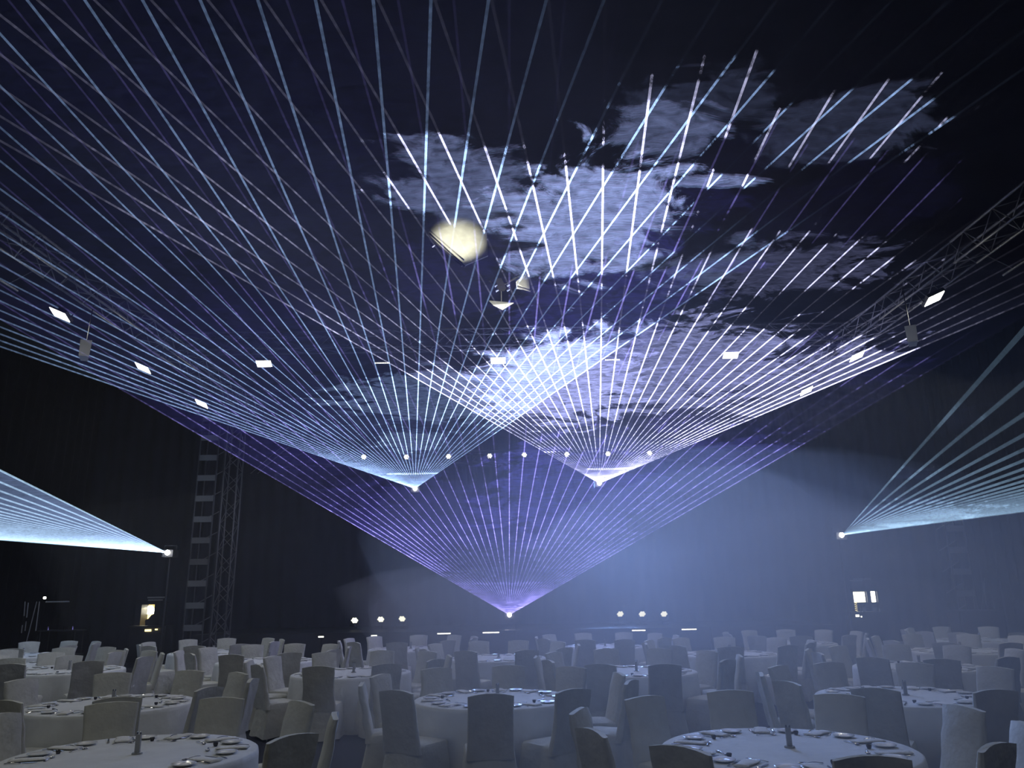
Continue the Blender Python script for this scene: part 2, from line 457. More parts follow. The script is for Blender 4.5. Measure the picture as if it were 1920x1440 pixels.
    # short pipe batten under the truss
for k in range(6):
    truss('cross_truss_section', (-8.9 + 3.01 * k, 17.6, TZ_), (0, PI / 2, 0), 'dark cross truss section %s, above the middle of the hall' % ['far left', 'left', 'centre left', 'centre right', 'right', 'far right'][k], 'cross truss sections', joined=True, m=M['alud'])
for k in range(6):
    truss('stage_truss_section', (-8.9 + 3.01 * k, 28.9, 6.95), (0, PI / 2, 0), 'dark truss section above the stage, %s' % ['far left', 'left', 'centre left', 'centre right', 'right', 'far right'][k], 'stage truss sections', joined=True, m=M['alud'])
for s, wd in ((-1, 'left'), (1, 'right')):
    p = at_h(70 if s < 0 else 1850, 520 if s < 0 else 455, 7.3)
    b = empty('pipe_batten', (s * (TX_ + .75), 7.2, 7.45)); tag(b, 'thin steel pipe batten hanging beside the %s truss' % wd, 'pipe')
    bm = bmesh.new(); tube(bm, (0, 0, 0), (0, 6.0, 0), .022, .022, 8); obj('pipe', bm, M['alu'], b, True)
    for yy in (.3, 5.7):
        bm = bmesh.new(); tube(bm, (0, yy, 0), (-s * .5, yy, .3), .008, .008, 5); obj('hanger', bm, M['alu'], b)

# ------------------------------------------------------------------ lamps
def led_panel(loc, rot, label, w=.46, h=.30, hang=None):
    t = empty('led_panel_light', loc, rot=rot); tag(t, label, 'stage light', 'led panel lights on the trusses')
    bm = bmesh.new(); box(bm, 0, 0, .035, w + .04, h + .04, .07); hs = obj('housing', bm, M['black'], t)
    for i in range(3):
        for j in range(4):
            bm = bmesh.new(); box(bm, (j - 1.5) * w / 4, (i - 1) * h / 3, -.004, w / 4 * .985, h / 3 * .93, .008); obj('lens_cell', bm, M['led'], hs)
    for s in (-1, 1):
        bm = bmesh.new(); tube(bm, (s * (w / 2 + .04), 0, .03), (s * (w / 2 + .04), 0, .26), .012, .012, 6); obj('yoke', bm, M['black'], t)
    return t
def aim(o, loc, target, col, power, name='lamp_beam', size=.35, spread=150):
    d = (Vector(target) - Vector(loc)).normalized()
    area(name, Vector(loc) + d * .06, d.to_track_quat('-Z', 'Y').to_euler(), size, power, col, spread)
LEDS = [((112, 590), 'left', 'nearest of the three left-hand panels', 7.2), ((268, 690), 'left', 'second of the three left-hand panels', 7.2), ((378, 757), 'left', 'farthest of the three left-hand panels', 7.2),
        ((1752, 560), 'right', 'nearest of the three right-hand panels', 7.2), ((1607, 668), 'right', 'second of the three right-hand panels', 7.2), ((1512, 733), 'right', 'farthest of the three right-hand panels', 7.2),
        ((495, 682), 'cross', 'left panel under the cross truss', 7.2), ((934, 676), 'cross', 'middle panel under the cross truss', 7.2), ((1370, 666), 'cross', 'right panel under the cross truss', 7.2)]
for (px, py), side, lb, h in LEDS:
    p = at_h(px, py, h)
    if side == 'cross': rot = (math.radians(-30), 0, 0)
    else: rot = (math.radians(-18), math.radians(24 if side == 'left' else -24), 0)
    led_panel(p, rot, 'bright white rectangular led panel light, ' + lb, *( (.34, .19) if side == 'cross' else (.34, .27)))
    area('panel_lamp_output', p + Vector((0, -.05, -.12)), (math.radians(-25), 0, 0), .4, 14, WARM)
for px, py, wd in ((717, 683, 'left'), (1148, 677, 'right')):
    p = at_h(px, py, 7.25); t = empty('led_batten', p); tag(t, 'thin edge-on led batten on the cross truss, %s of the middle panel' % wd, 'stage light')
    bm = bmesh.new(); box(bm, 0, 0, .03, .36, .06, .05); obj('housing', bm, M['black'], t)
    for i in range(9):
        bm = bmesh.new(); box(bm, -.16 + .04 * i, -.032, .022, .024, .01, .02); obj('lens', bm, M['strip'], t)
# pale speakers hanging under the side trusses
for px, py, wd in ((160, 657, 'left'), (1709, 630, 'right')):
    p = at_h(px, py, 6.35); t = empty('hanging_loudspeaker', p, rot=(math.radians(-12), 0, math.radians(25 if px < 900 else -25)))
    t.scale = (.6, .6, .62); tag(t, 'pale grey box loudspeaker hanging under the %s truss' % wd, 'loudspeaker')
    bm = bmesh.new(); loft(bm, [[Vector((-w_, -.17, z)), Vector((w_, -.17, z)), Vector((w_ * .7, .17, z)), Vector((-w_ * .7, .17, z))] for z, w_ in ((-.27, .14), (.27, .16))]); obj('cabinet', bm, M['pale'], t)
    bm = bmesh.new(); box(bm, 0, -.176, 0, .24, .012, .48); obj('grille', bm, M['pale'], t)
    bm = bmesh.new(); tube(bm, (0, 0, .27), (0, .2, 1.9), .014, .014, 6); obj('bracket', bm, M['black'], t)

def par(loc, aimv, r, label, group, n=7, m='par'):
    q = Vector(aimv).to_track_quat('Z', 'Y'); t = empty('par_light', loc, rot=q.to_euler()); tag(t, label, 'stage light', group)
    bm = bmesh.new()
    loft(bm, [[Vector((q_ * math.cos(2 * PI * i / 20), q_ * math.sin(2 * PI * i / 20), z)) for i in range(20)] for q_, z in ((r * .5, -.28), (r * 1.05, -.18), (r * 1.15, 0), (r * 1.02, 0), (r * .98, -.02))], True, True); hs = obj('housing', bm, M['black'], t, False)
    pts = [(0, 0)] + [(math.cos(2 * PI * i / 6) * .60, math.sin(2 * PI * i / 6) * .60) for i in range(6)]
    for (a, b) in pts:
        bm = bmesh.new(); tube(bm, (a * r, b * r, -.012), (a * r, b * r, .004), r * .33, r * .30, 10); obj('lens', bm, M[m], hs)
    bm = bmesh.new()
    for s in (-1, 1): tube(bm, (s * r * 1.2, 0, -.1), (s * r * 1.2, 0, -.3), .012, .012, 5)
    tube(bm, (-r * 1.2, 0, -.3), (r * 1.2, 0, -.3), .012, .012, 5)
    if group.endswith('truss'): tube(bm, (0, 0, -.28), q.inverted() @ Vector((0, 0, .5)), .012, .012, 5)
    obj('yoke', bm, M['black'], t)
    return t
xs = [(682, 857), (762, 857), (841, 856), (918, 855), (983, 853), (1063, 852), (1140, 851), (1218, 850)]
nm = ['first', 'second', 'third', 'fourth', 'fifth', 'sixth', 'seventh', 'eighth']
for i, (px, py) in enumerate(xs):
    p = at_y(px, py, 28.7); par(p, (CAM - p + Vector((0, 0, -8))).normalized(), .105, 'small round led spotlight on the stage truss, %s from the left' % nm[i], 'round spotlights on the stage truss')
for i, (px, py) in enumerate([(665, 1163), (714, 1161), (754, 1160), (1163, 1151), (1204, 1151), (1245, 1151)]):
    p = at_y(px, py, 27.2); s = 1 if i < 3 else -1
    t = par(p, Vector((s * .35, -1, .9)).normalized(), .125, 'round led floor spotlight on the stage, %s of the %s trio' % (['left one', 'middle one', 'right one'][i % 3], 'left' if i < 3 else 'right'), 'round spotlights on the stage floor')
    bm = bmesh.new(); tube(bm, (0, 0, 0), (0, 0, p.z - .85), .02, .02, 6)
    stn = empty('light_stand', (p.x, p.y + .3, .85)); tag(stn, 'short black stand under the %s floor spotlight of the %s trio' % (['left', 'middle', 'right'][i % 3], 'left' if i < 3 else 'right'), 'stand')
    bm.free(); bm = bmesh.new(); tube(bm, (0, 0, .02), (0, 0, max(.1, p.z - .85 - .1)), .02, .02, 6); obj('pole', bm, M['black'], stn)
    bm = bmesh.new(); box(bm, 0, 0, .01, .35, .3, .02); obj('base', bm, M['black'], stn)
    l = bpy.data.lights.new('spot_output', 'SPOT'); l.energy = 120; l.spot_size = math.radians(9); l.spot_blend = .8; l.color = (1, .95, .8); l.shadow_soft_size = .08
    o = bpy.data.objects.new('floor_spot_output', l); C.objects.link(o); d = Vector((s * .28, -.45, 1.35)).normalized(); o.location = p + d * .1; o.rotation_euler = d.to_track_quat('-Z', 'Y').to_euler()
for i, (x0, x1, y) in enumerate([(597, 607, 1194), (696, 707, 1192), (820, 845, 1188), (905, 936, 1186), (1185, 1210, 1182), (1278, 1306, 1180)]):
    a = at_y(x0, y, 24.905); b = at_y(x1, y, 24.905)
    t = empty('edge_strip_light', (a + b) / 2); tag(t, 'thin white strip light on the front edge of the stage, %s from the left' % nm[i], 'strip light', 'strip lights on the stage edge')
    L = (b - a).length
    bm = bmesh.new(); box(bm, 0, .012, 0, L + .06, .02, .06); obj('channel', bm, M['black'], t)
    bm = bmesh.new(); box(bm, 0, -.004, 0, L, .012, .035); obj('diffuser', bm, M['strip'], t)

# ------------------------------------------------------------------ lasers
def smoke_glow_group():
    """smoke glow painted into the lasers: strong near the stage, weak over guests, with patches"""
    g = bpy.data.node_groups.new('smoke_glow', 'ShaderNodeTree')
    g.interface.new_socket('Base', in_out='OUTPUT', socket_type='NodeSocketFloat')
    g.interface.new_socket('Thin', in_out='OUTPUT', socket_type='NodeSocketFloat')
    g.interface.new_socket('Cloud', in_out='OUTPUT', socket_type='NodeSocketFloat')
    n, l = g.nodes, g.links; out = n.new('NodeGroupOutput'); geo = n.new('ShaderNodeNewGeometry')
    def mth(op, a, b=None, clamp=False):
        m = n.new('ShaderNodeMath'); m.operation = op; m.use_clamp = clamp
        for i, v in enumerate((a, b)):
            if v is None: continue
            if isinstance(v, (int, float)): m.inputs[i].default_value = v
            else: l.new(v, m.inputs[i])
        return m.outputs[0]
    def mr(v, a, b, c, d, smooth=False):
        m = n.new('ShaderNodeMapRange'); m.clamp = True
        if smooth: m.interpolation_type = 'SMOOTHSTEP'
        l.new(v, m.inputs[0])
        for i, q in enumerate((a, b, c, d)): m.inputs[i + 1].default_value = q
        return m.outputs[0]
    def noise(scale, sc=(1, 1, 1), detail=3, rough=.55, dist=0):
        mp = n.new('ShaderNodeMapping'); mp.inputs['Scale'].default_value = sc; l.new(geo.outputs['Position'], mp.inputs[0])
        t = n.new('ShaderNodeTexNoise'); t.inputs['Scale'].default_value = scale; t.inputs['Detail'].default_value = detail
        t.inputs['Roughness'].default_value = rough; t.inputs['Distortion'].default_value = dist
        l.new(mp.outputs[0], t.inputs['Vector']); return t.outputs[0]
    sep = n.new('ShaderNodeSeparateXYZ'); l.new(geo.outputs['Position'], sep.inputs[0])
    warp = noise(.62, (1, 1.7, 1), 6, .70, 1.6); fine = noise(2.2, (1, 3.0, 1), 4, .65, 2.0); big = noise(.22, (1, 1.5, 1), 2, .5)
    base = mr(sep.outputs['Y'], 2.0, 25, .0, 1.0); base = mth('POWER', base, 1.5); base = mth('ADD', base, .035)
    rt = mr(sep.outputs['X'], -4.0, 1.5, 0, 1); rt = mth('MULTIPLY', rt, mr(sep.outputs['Y'], 11, 19, .975, 0)); thin = mth('SUBTRACT', 1, rt); base = mth('MULTIPLY', base, thin); l.new(thin, out.inputs['Thin'])
    base = mth('MULTIPLY', base, mr(fine, .3, .7, .35, 1.5)); base = mth('MULTIPLY', base, mr(big, .35, .65, .6, 1.35))
    tot = None
    for (cx, cy, rx, ry, s) in GLOW_PATCHES:
        dx = mth('DIVIDE', mth('SUBTRACT', sep.outputs['X'], cx), rx); dy = mth('DIVIDE', mth('SUBTRACT', sep.outputs['Y'], cy), ry)
        r2 = mth('SQRT', mth('ADD', mth('MULTIPLY', dx, dx), mth('MULTIPLY', dy, dy)))
        r2 = mth('ADD', r2, mth('MULTIPLY', mth('SUBTRACT', warp, .5), 2.9))
        v = mth('MULTIPLY', mr(r2, 1.02, .72, 0, 1, True), s)
        tot = v if tot is None else mth('MAXIMUM', tot, v)
    lf = mth('SUBTRACT', 1, mr(sep.outputs['X'], -12, -4.5, .26, 1)); base = mth('MULTIPLY', base, mth('SUBTRACT', 1, lf))
    tot = mth('MULTIPLY', tot, mr(fine, .32, .64, .45, 1.25))
    l.new(base, out.inputs['Base']); l.new(tot, out.inputs['Cloud'])
    return g

def fan_plane(A, hover, y0=0.0):
    """plane through the aperture A, level across the hall, at height hover above the camera line y0"""
    n = Vector((0, hover - A.z, A.y - y0)); n.normalize()         # direction (0, -(A.y-y0), hover-A.z) lies in it
    return A, n
def hit(px, py, P):
    d = ray(px, py); t = (P[0] - CAM).dot(P[1]) / d.dot(P[1]); return CAM + d * t

LAS = []
def laser_pos(px, py, y): return at_y(px, py, y)
A1 = laser_pos(778, 916, 26.2); A2 = laser_pos(1124, 906, 26.2); A3 = laser_pos(955, 1153, 25.6)
A4 = laser_pos(313, 1036, 22.0); A5 = laser_pos(1579, 1003, 22.0)
P1 = fan_plane(A1, 9.3); P2 = fan_plane(A2, 9.3); P3 = fan_plane(A3, 9.9); P4 = fan_plane(A4, 5.0); P5 = fan_plane(A5, 4.2)
CL = []
def glow_patch(x0, y0, x1, y1, P, s):  # patch where smoke-lit brightness is put into the laser emission
    xm, ym = (x0 + x1) / 2, (y0 + y1) / 2
    c = (hit(xm, y0, P) + hit(xm, y1, P)) / 2; rx = (hit(x1, ym, P) - hit(x0, ym, P)).length / 2; ry = abs(hit(xm, y0, P).y - hit(xm, y1, P).y) / 2
    CL.append((c.x, c.y, rx, ry, s))
glow_patch(700, 270, 1010, 420, P1, .62)
glow_patch(930, 280, 1290, 528, P1, 1.35)
glow_patch(1130, 185, 1370, 300, P1, .6)
glow_patch(1160, 120, 1480, 250, P1, .19)
glow_patch(1400, 150, 1760, 320, P1, .23)
glow_patch(1150, 450, 1700, 560, P1, .5)
glow_patch(600, 690, 1060, 790, P1, .9)
glow_patch(900, 600, 1560, 775, P1, 1.5)
glow_patch(880, 620, 1240, 800, P1, 2.6)
glow_patch(1300, 640, 1800, 800, P1, 1.1)
glow_patch(1240, 330, 1440, 355, P1, 1.0)
glow_patch(845, 1091, 1060, 1096, P3, 2.6)  # this and the next two: rows of laser glints painted as strips
glow_patch(715, 886, 850, 890, P1, 1.8)
glow_patch(1080, 877, 1210, 881, P2, 1.8)
glow_patch(700, 800, 850, 850, P1, .8)
glow_patch(650, 890, 1200, 1040, P3, .8)
GLOW_PATCHES = CL
SM = smoke_glow_group()  # drives emission only, no smoke volume behind it
def laser_mat(name, col, kb, kc, pw=1, near=0, floor=0):  # emission stands in for laser light scattered by smoke
    m = bpy.data.materials.new(name); m.use_nodes = True; n, l = nt(m); n.remove(n['Principled BSDF'])
    g = n.new('ShaderNodeGroup'); g.node_tree = SM
    p = n.new('ShaderNodeMath'); p.operation = 'POWER'; l.new(g.outputs['Base'], p.inputs[0]); p.inputs[1].default_value = pw
    a = n.new('ShaderNodeMath'); a.operation = 'MULTIPLY_ADD'; l.new(p.outputs[0], a.inputs[0]); a.inputs[1].default_value = kb
    fl = n.new('ShaderNodeMath'); fl.operation = 'MULTIPLY'; l.new(g.outputs['Thin'], fl.inputs[0]); fl.inputs[1].default_value = floor; l.new(fl.outputs[0], a.inputs[2])
    cl = g.outputs['Cloud']
    if near:
        sq = n.new('ShaderNodeMath'); sq.operation = 'POWER'; l.new(cl, sq.inputs[0]); sq.inputs[1].default_value = 1.5; cl = sq.outputs[0]
    b = n.new('ShaderNodeMath'); b.operation = 'MULTIPLY'; l.new(cl, b.inputs[0]); b.inputs[1].default_value = kc
    c = n.new('ShaderNodeMath'); c.operation = 'ADD'; l.new(a.outputs[0], c.inputs[0]); l.new(b.outputs[0], c.inputs[1])
    e = n.new('ShaderNodeEmission'); e.inputs[0].default_value = (*col, 1); 
    if near:                                     # a fanned sheet thins out with the distance from its aperture
        tc = n.new('ShaderNodeTexCoord'); vl = n.new('ShaderNodeVectorMath'); vl.operation = 'LENGTH'; l.new(tc.outputs['Object'], vl.inputs[0])
        q = n.new('ShaderNodeMath'); q.operation = 'ADD'; l.new(vl.outputs['Value'], q.inputs[0]); q.inputs[1].default_value = .8
        dv = n.new('ShaderNodeMath'); dv.operation = 'DIVIDE'; dv.inputs[0].default_value = near; l.new(q.outputs[0], dv.inputs[1])
        mx = n.new('ShaderNodeMath'); mx.operation = 'MULTIPLY'; l.new(dv.outputs[0], mx.inputs[0]); l.new(a.outputs[0], mx.inputs[1])
        l.new(mx.outputs[0], c.inputs[0])
    l.new(c.outputs[0], e.inputs[1])
    t = n.new('ShaderNodeBsdfTransparent'); s = n.new('ShaderNodeAddShader'); l.new(e.outputs[0], s.inputs[0]); l.new(t.outputs[0], s.inputs[1])
    l.new(s.outputs[0], n['Material Output'].inputs[0]); m.cycles.emission_sampling = 'NONE'
    return m
def laser(A, P, t0, t1, n, bm_, sheet_m, label, r0=.009, r1=.026, body_rot=0, ends=None, power=1):
    t = empty('laser_projector', A); tag(t, label, 'laser', 'laser projectors')
    bm = bmesh.new(); box(bm, 0, .22, -.02, .30, .38, .20); hs = obj('housing', bm, M['black'], t)
    bm = bmesh.new(); tube(bm, (0, .03, 0), (0, -.02, 0), .07, .055, 12); obj('aperture', bm, M['spark'], hs)
    bm = bmesh.new()
    for s in (-1, 1): box(bm, s * .17, .22, .06, .012, .06, .28)
    box(bm, 0, .22, .20, .35, .06, .012); obj('yoke', bm, M['black'], t)
    lp = bpy.data.lights.new('aperture_glow', 'POINT'); lp.energy = 3; lp.color = (.9, .9, 1); lp.shadow_soft_size = .05
    lo = bpy.data.objects.new('aperture_output', lp); lo.location = A + Vector((0, -.25, 0)); C.objects.link(lo)
    dirs = []
    # picture of the aperture
    v = R.inverted() @ (A - CAM); ax, ay = 960 + F * v.x / -v.z, 720 - F * v.y / -v.z
    rnd = random.Random(int(ax))
    for k in range(n):
        tt = t0 + (t1 - t0) * k / (n - 1)
        q = hit(ax + 40 * tt / math.hypot(tt, 1), ay - 40 / math.hypot(tt, 1), P)
        d = (q - A).normalized()
        if d.y > 0: d = -d
        # run on until a wall, the ceiling or well behind the camera
        s = 1e9
        if d.x < 0: s = min(s, (-HX + .3 - A.x) / d.x)
        if d.x > 0: s = min(s, (HX - .3 - A.x) / d.x)
        if d.y < 0: s = min(s, (-3.5 - A.y) / d.y)
        if d.z > 0: s = min(s, (HZ - .1 - A.z) / d.z)
        dirs.append((d, s))
    for (d, s) in dirs:
        bm = bmesh.new(); a = d * .06; b = d * s
        k = min(1, s / 26); rr = r0 + (r1 - r0) * k
        q = d.to_track_quat('Z', 'Y'); L = []
        for f in (0, .25, .5, .75, 1):
            c = a.lerp(b, f); r = r0 + (rr - r0) * f
            L.append([c + q @ Vector((r * math.cos(PI * i / 2), r * math.sin(PI * i / 2), 0)) for i in range(4)])
        loft(bm, L, False, False); obj('laser_beam', bm, bm_, t)  # glowing tube mesh in place of light scattered along the beam
    bm = bmesh.new(); o_ = bm.verts.new((0, 0, 0)); vs = [bm.verts.new(d * s) for d, s in dirs]
    for a, b in zip(vs, vs[1:]): bm.faces.new((o_, a, b))
    obj('light_sheet', bm, sheet_m, t)  # thin glowing mesh with lit haze painted into its emission
    return t
laser(A1, P1, -2.92, 1.45, 38, laser_mat('ice_blue_laser_light', (.38, .58, 1.0), .62, 1.25, 1), laser_mat('ice_blue_laser_sheet', (.26, .38, .72), .08, .25, 1, 7),
      'left overhead laser projector fanning ice-blue beams', .008, .025)
laser(A2, P2, -1.75, 2.36, 36, laser_mat('lavender_laser_light', (.68, .68, 1.0), 1.2, 1.3, 2.2, floor=.012), laser_mat('lavender_laser_sheet', (.34, .37, .74), .11, .27, 1, 7),
      'right overhead laser projector fanning lavender-white beams', .008, .025)
laser(A3, P3, -1.72, 1.72, 39, laser_mat('violet_laser_light', (.38, .33, 1.0), .95, .2, 2.2, floor=.012), laser_mat('violet_laser_sheet', (.14, .13, .78), .26, .06, 1, 7),
      'low middle laser projector on the stage fanning violet-blue beams', .008, .017)
laser(A4, P4, -13.2, -2.03, 34, laser_mat('pale_cyan_laser_light', (.50, .75, 1.0), .62, .1, .5), laser_mat('pale_cyan_laser_sheet', (.38, .54, .98), .55, .05, .5, 8),
      'left side laser projector fanning pale cyan beams outwards', .01, .03)
laser(A5, P5, .889, 7.7, 23, laser_mat('sea_green_laser_light', (.32, .52, .74), .30, .2, .35), laser_mat('sea_blue_laser_sheet', (.20, .28, .70), .014, .10, .3, 8),
      'right side laser projector fanning blue-green beams outwards', .012, .045)
for A, wd in ((A4, 'left'), (A5, 'right')):
    t = empty('laser_stand', (A.x, A.y + .22, 0)); tag(t, 'tall black stand carrying the %s side laser' % wd, 'stand')
    bm = bmesh.new(); tube(bm, (0, 0, .03), (0, 0, A.z - .13), .03, .025, 8); obj('pole', bm, M['black'], t)
    bm = bmesh.new(); box(bm, 0, 0, .015, .7, .7, .03); obj('base', bm, M['black'], t)

# ------------------------------------------------------------------ ceiling decorations
def poly(bm, pts, th=.03):
    pts = [Vector(p) for p in pts]; n = (pts[1] - pts[0]).cross(pts[2] - pts[0]).normalized() * th / 2
    loft(bm, [[p - n for p in pts], [p + n for p in pts]])
Yd = 14.0
def D(px, py, y=Yd): return at_y(px, py, y)
# tilted ceiling sail with a round spot of light
c0 = D(850, 470)
t = empty('ceiling_sail', c0); tag(t, 'dark tilted ceiling sail lit by a round pool of warm light', 'sail')
bm = bmesh.new(); pp = [D(790, 400, 14.3), D(910, 395, 14.5), D(915, 480, 14.0), D(872, 498, 13.8), D(800, 440, 13.9)]
poly(bm, [p - c0 for p in pp]); obj('fabric', bm, mat('grey_sail_fabric', (.32, .32, .30), .85, var=.12, vscale=6), t)
for (a, b) in (((806, 438), (872, 500)), ((812, 452), (866, 499)), ((806, 432), (870, 488))):
    bm = bmesh.new(); tube(bm, D(*a, 13.75) - c0, D(*b, 13.6) - c0, .016, .016, 6); obj('rail', bm, M['black'] if a[1] > 436 else M['alu'], t)
bm = bmesh.new(); tube(bm, D(809, 456, 13.7) - c0, D(813, 462, 13.7) - c0, .035, .035, 8); obj('lamp_head', bm, M['chrome'], t)
cc = D(858, 459, 14.15); spot('sail_spotlight', cc + Vector((.1, -2.6, -.3)), cc, 950, (1, .97, .74), 28, .9, .03)
# cluster with bracket, triangular sail and crystal pyramid
c1 = D(945, 530, 15.5); YD = 15.5
t = empty('hanging_pyramid', D(940, 568, YD)); c2 = D(940, 568, YD); tag(t, 'white fabric pyramid hanging point down in the middle of the ceiling', 'decoration')
a = D(917, 564, YD) - c2; b = D(956, 560, YD) - c2; c = D(963, 568, YD + .25) - c2; d = D(925, 572, YD - .2) - c2; tip = D(942, 581, YD) - c2
b2 = b + Vector((0, .35, 0)); 
for tri in ((a, d, tip), (d, c, tip), (c, b2, tip), (b2, a, tip)):
    bm = bmesh.new(); poly(bm, tri, .012); obj('facet', bm, M['sail'], t)
bm = bmesh.new(); poly(bm, (a, d, c, b2), .012); obj('top_facet', bm, M['sail'], t)
bm = bmesh.new(); tube(bm, (0, .1, .05), (0, .1, .55), .01, .01, 5); obj('hanger', bm, M['alu'], t)
spot('pyramid_fill_light', c2 + Vector((.3, -2.2, -1.0)), c2 + Vector((.1, 0, .15)), 420, (1, .97, .8), 26, .5, .03)  # added fill light that brightens the pyramid, no fixture
t = empty('triangular_sail', D(982, 533, YD)); c3 = D(982, 533, YD); tag(t, 'small cream triangular sail beside the hanging pyramid, edge-lit', 'sail')
bm = bmesh.new(); poly(bm, [D(968, 528, YD) - c3, D(991, 510, YD + .3) - c3, D(993, 545, YD) - c3, D(969, 540, YD) - c3]); obj('fabric', bm, M['sail'], t)
bm = bmesh.new(); tube(bm, D(969, 538, YD - .05) - c3, D(995, 546, YD - .05) - c3, .02, .02, 6); obj('rail', bm, M['alu'], t)
t = empty('ceiling_bracket', c1); tag(t, 'black forked ceiling bracket above the white hanging pyramid', 'bracket')
bm = bmesh.new(); loft(bm, [[D(x, y, YD - dd) - c1 for x, y in ((930, 522), (940, 521), (949, 540), (946, 546), (933, 546))] for dd in (.0, .3)]); obj('body', bm, M['black'], t)
for a_, b_ in (((917, 526), (931, 536)), ((946, 533), (992, 506))):
    bm = bmesh.new(); tube(bm, D(*a_, YD - .1) - c1, D(*b_, YD - .1) - c1, .022, .022, 6); obj('arm', bm, M['black'], t)
for x, y in ((927, 537), (950, 536), (929, 546), (950, 545)):
    bm = bmesh.new(); q = D(x, y, YD - .35) - c1; tube(bm, q, q + Vector((.06, 0, .03)), .03, .02, 8); obj('clamp', bm, M['chrome'], t)
spot('ceiling_pool_spotlight', D(960, 530, YD) + Vector((0, 0, -.5)), D(950, 470, YD + .5) + Vector((0, .3, 1.6)), 140, (.7, .8, 1), 60, 1, .05)

# ------------------------------------------------------------------ side of stage: towers, booths
def bands_tower(x, y, top, label):
    t = empty('scaffold_tower', (x, y, 0)); tag(t, label, 'tower')
    for sx in (-1, 1):
        for sy in (-1, 1):
            bm = bmesh.new(); tube(bm, (sx * .28, sy * .28, 0), (sx * .28, sy * .28, top), .024, .024, 6); obj('post', bm, M['alud'], t)
    k = 0
    while .5 + .62 * k < top:
        z = .5 + .62 * k
        bm = bmesh.new(); box(bm, 0, -.29, z, .58, .02, .17); obj('cross_board', bm, M['dull'], t)
        bm = bmesh.new(); tube(bm, (-.28, .28, z), (.28, .28, z + .3), .015, .015, 5); obj('brace', bm, M['alu'], t)
        k += 1
p = at_y(385, 1000, 23.5); bands_tower(p.x, 23.5, 7.6, 'pale scaffold tower with horizontal boards left of the stage')
p = at_y(445, 950, 24.6); truss('tower_truss', (p.x, 24.0, .02), (0, 0, 0), 'upright aluminium truss tower between the scaffold tower and the stage', 'upright trusses', 7.4, True)
p = at_y(1790, 1050, 23.5); bands_tower(p.x, 23.5, 4.2, 'short scaffold tower in the haze right of the stage')
# stay bars from the truss tower
t = empty('stay_bar', at_y(470, 885, 24.0)); e = at_y(528, 838, 24.0) - at_y(470, 885, 24.0); tag(t, 'pair of slanting stay bars beside the upright truss tower', 'bar')
for o2 in (0, .22):
    bm = bmesh.new(); tube(bm, (o2, 0, -.05), e + Vector((o2, 0, 0)), .012, .012, 5); obj('bar', bm, M['alu'], t)
# left service hatch: a lit niche behind a dark counter
def counter(name, x0, x1, y, ztop, label):
    t = empty(name, ((x0 + x1) / 2, y, 0)); w_ = x1 - x0; tag(t, label, 'counter')
    bm = bmesh.new(); box(bm, 0, 0, ztop / 2 - .03, w_, .5, ztop - .06); obj('body', bm, M['black'], t)
    bm = bmesh.new(); box(bm, 0, -.02, ztop - .03, w_ + .08, .6, .05); obj('counter_top', bm, M['black'], t); return t
YB = 26.5
a = at_y(250, 1173, YB); b = at_y(318, 1173, YB); counter('service_counter', a.x, b.x, YB, a.z, 'dark service counter in front of the lit hatch at left')
def quad_box(name, parent, x0, y0, x1, y1, Y, m, org, th=.03):
    p = at_y(x0, y0, Y); q = at_y(x1, y1, Y); bm = bmesh.new(); cx, cz = (p.x + q.x) / 2, (p.z + q.z) / 2
    box(bm, cx - org.x, Y - org.y, cz - org.z, abs(q.x - p.x), th, abs(q.z - p.z)); return obj(name, bm, m, parent)
o0 = at_y(282, 1155, 27.4); t = empty('lit_hatch', o0); tag(t, 'glowing warm yellow hatch in the dark wall left of the stage', 'hatch')
cream = mat('cream_niche_wall', (.7, .5, .22), .8)
quad_box('back_wall', t, 266, 1133, 298, 1175, 27.7, cream, o0)
quad_box('frame_side', t, 262, 1128, 268, 1176, 27.3, M['black'], o0, .5); quad_box('frame_side', t, 297, 1128, 303, 1176, 27.3, M['black'], o0, .5)
quad_box('frame_top', t, 262, 1124, 303, 1133, 27.3, M['black'], o0, .5)
bm = bmesh.new(); zb = at_y(282, 1176, 27.3).z; box(bm, 0, .1, zb / 2 - o0.z, .8, .5, zb); obj('lower_panel', bm, M['black'], t)
quad_box('strip_edge', t, 277, 1119, 310, 1121.5, 27.0, M['pale'], o0); quad_box('strip_edge', t, 278, 1124, 305, 1126, 27.0, M['pale'], o0)
area('hatch_lamp', at_y(280, 1139, 27.45), (0, 0, 0), .3, 12, (1, .85, .5))
bm = bmesh.new(); pts = [(273, 1137), (285, 1135), (292, 1144), (295, 1150), (274, 1152)]
loft(bm, [[at_y(x, y, yy) - o0 for x, y in pts] for yy in (27.5, 27.56)]); obj('lamp_globe', bm, M['hot'], t)
quad_box('glowing_jamb', t, 268, 1155, 271, 1173, 27.6, M['warm'], o0); quad_box('glowing_jamb', t, 292, 1161, 297, 1173, 27.6, M['warm'], o0)  # lamplight on jambs and backdrop put in as glowing parts
quad_box('glowing_backdrop', t, 269, 1150, 286, 1160, 27.62, M['warm'], o0)
t = empty('covered_heap', at_y(285, 1173, 26.9)); g0 = at_y(285, 1173, 26.9); tag(t, 'dark rounded heap standing on the counter before the lit hatch', 'heap')
bm = bmesh.new(); pts = [(272, 1173), (272, 1163), (278, 1160), (284, 1153), (291, 1150), (298, 1155), (297, 1160), (293, 1162), (292, 1173)]
loft(bm, [[at_y(x, y, yy) - g0 for x, y in pts] for yy in (26.7, 27.0)]); obj('cloth', bm, M['black'], t)
o1 = at_y(278, 1182, 26.2); t = empty('monitor_glow', o1); tag(t, 'small yellow lit slot low on the dark service counter', 'lamp')
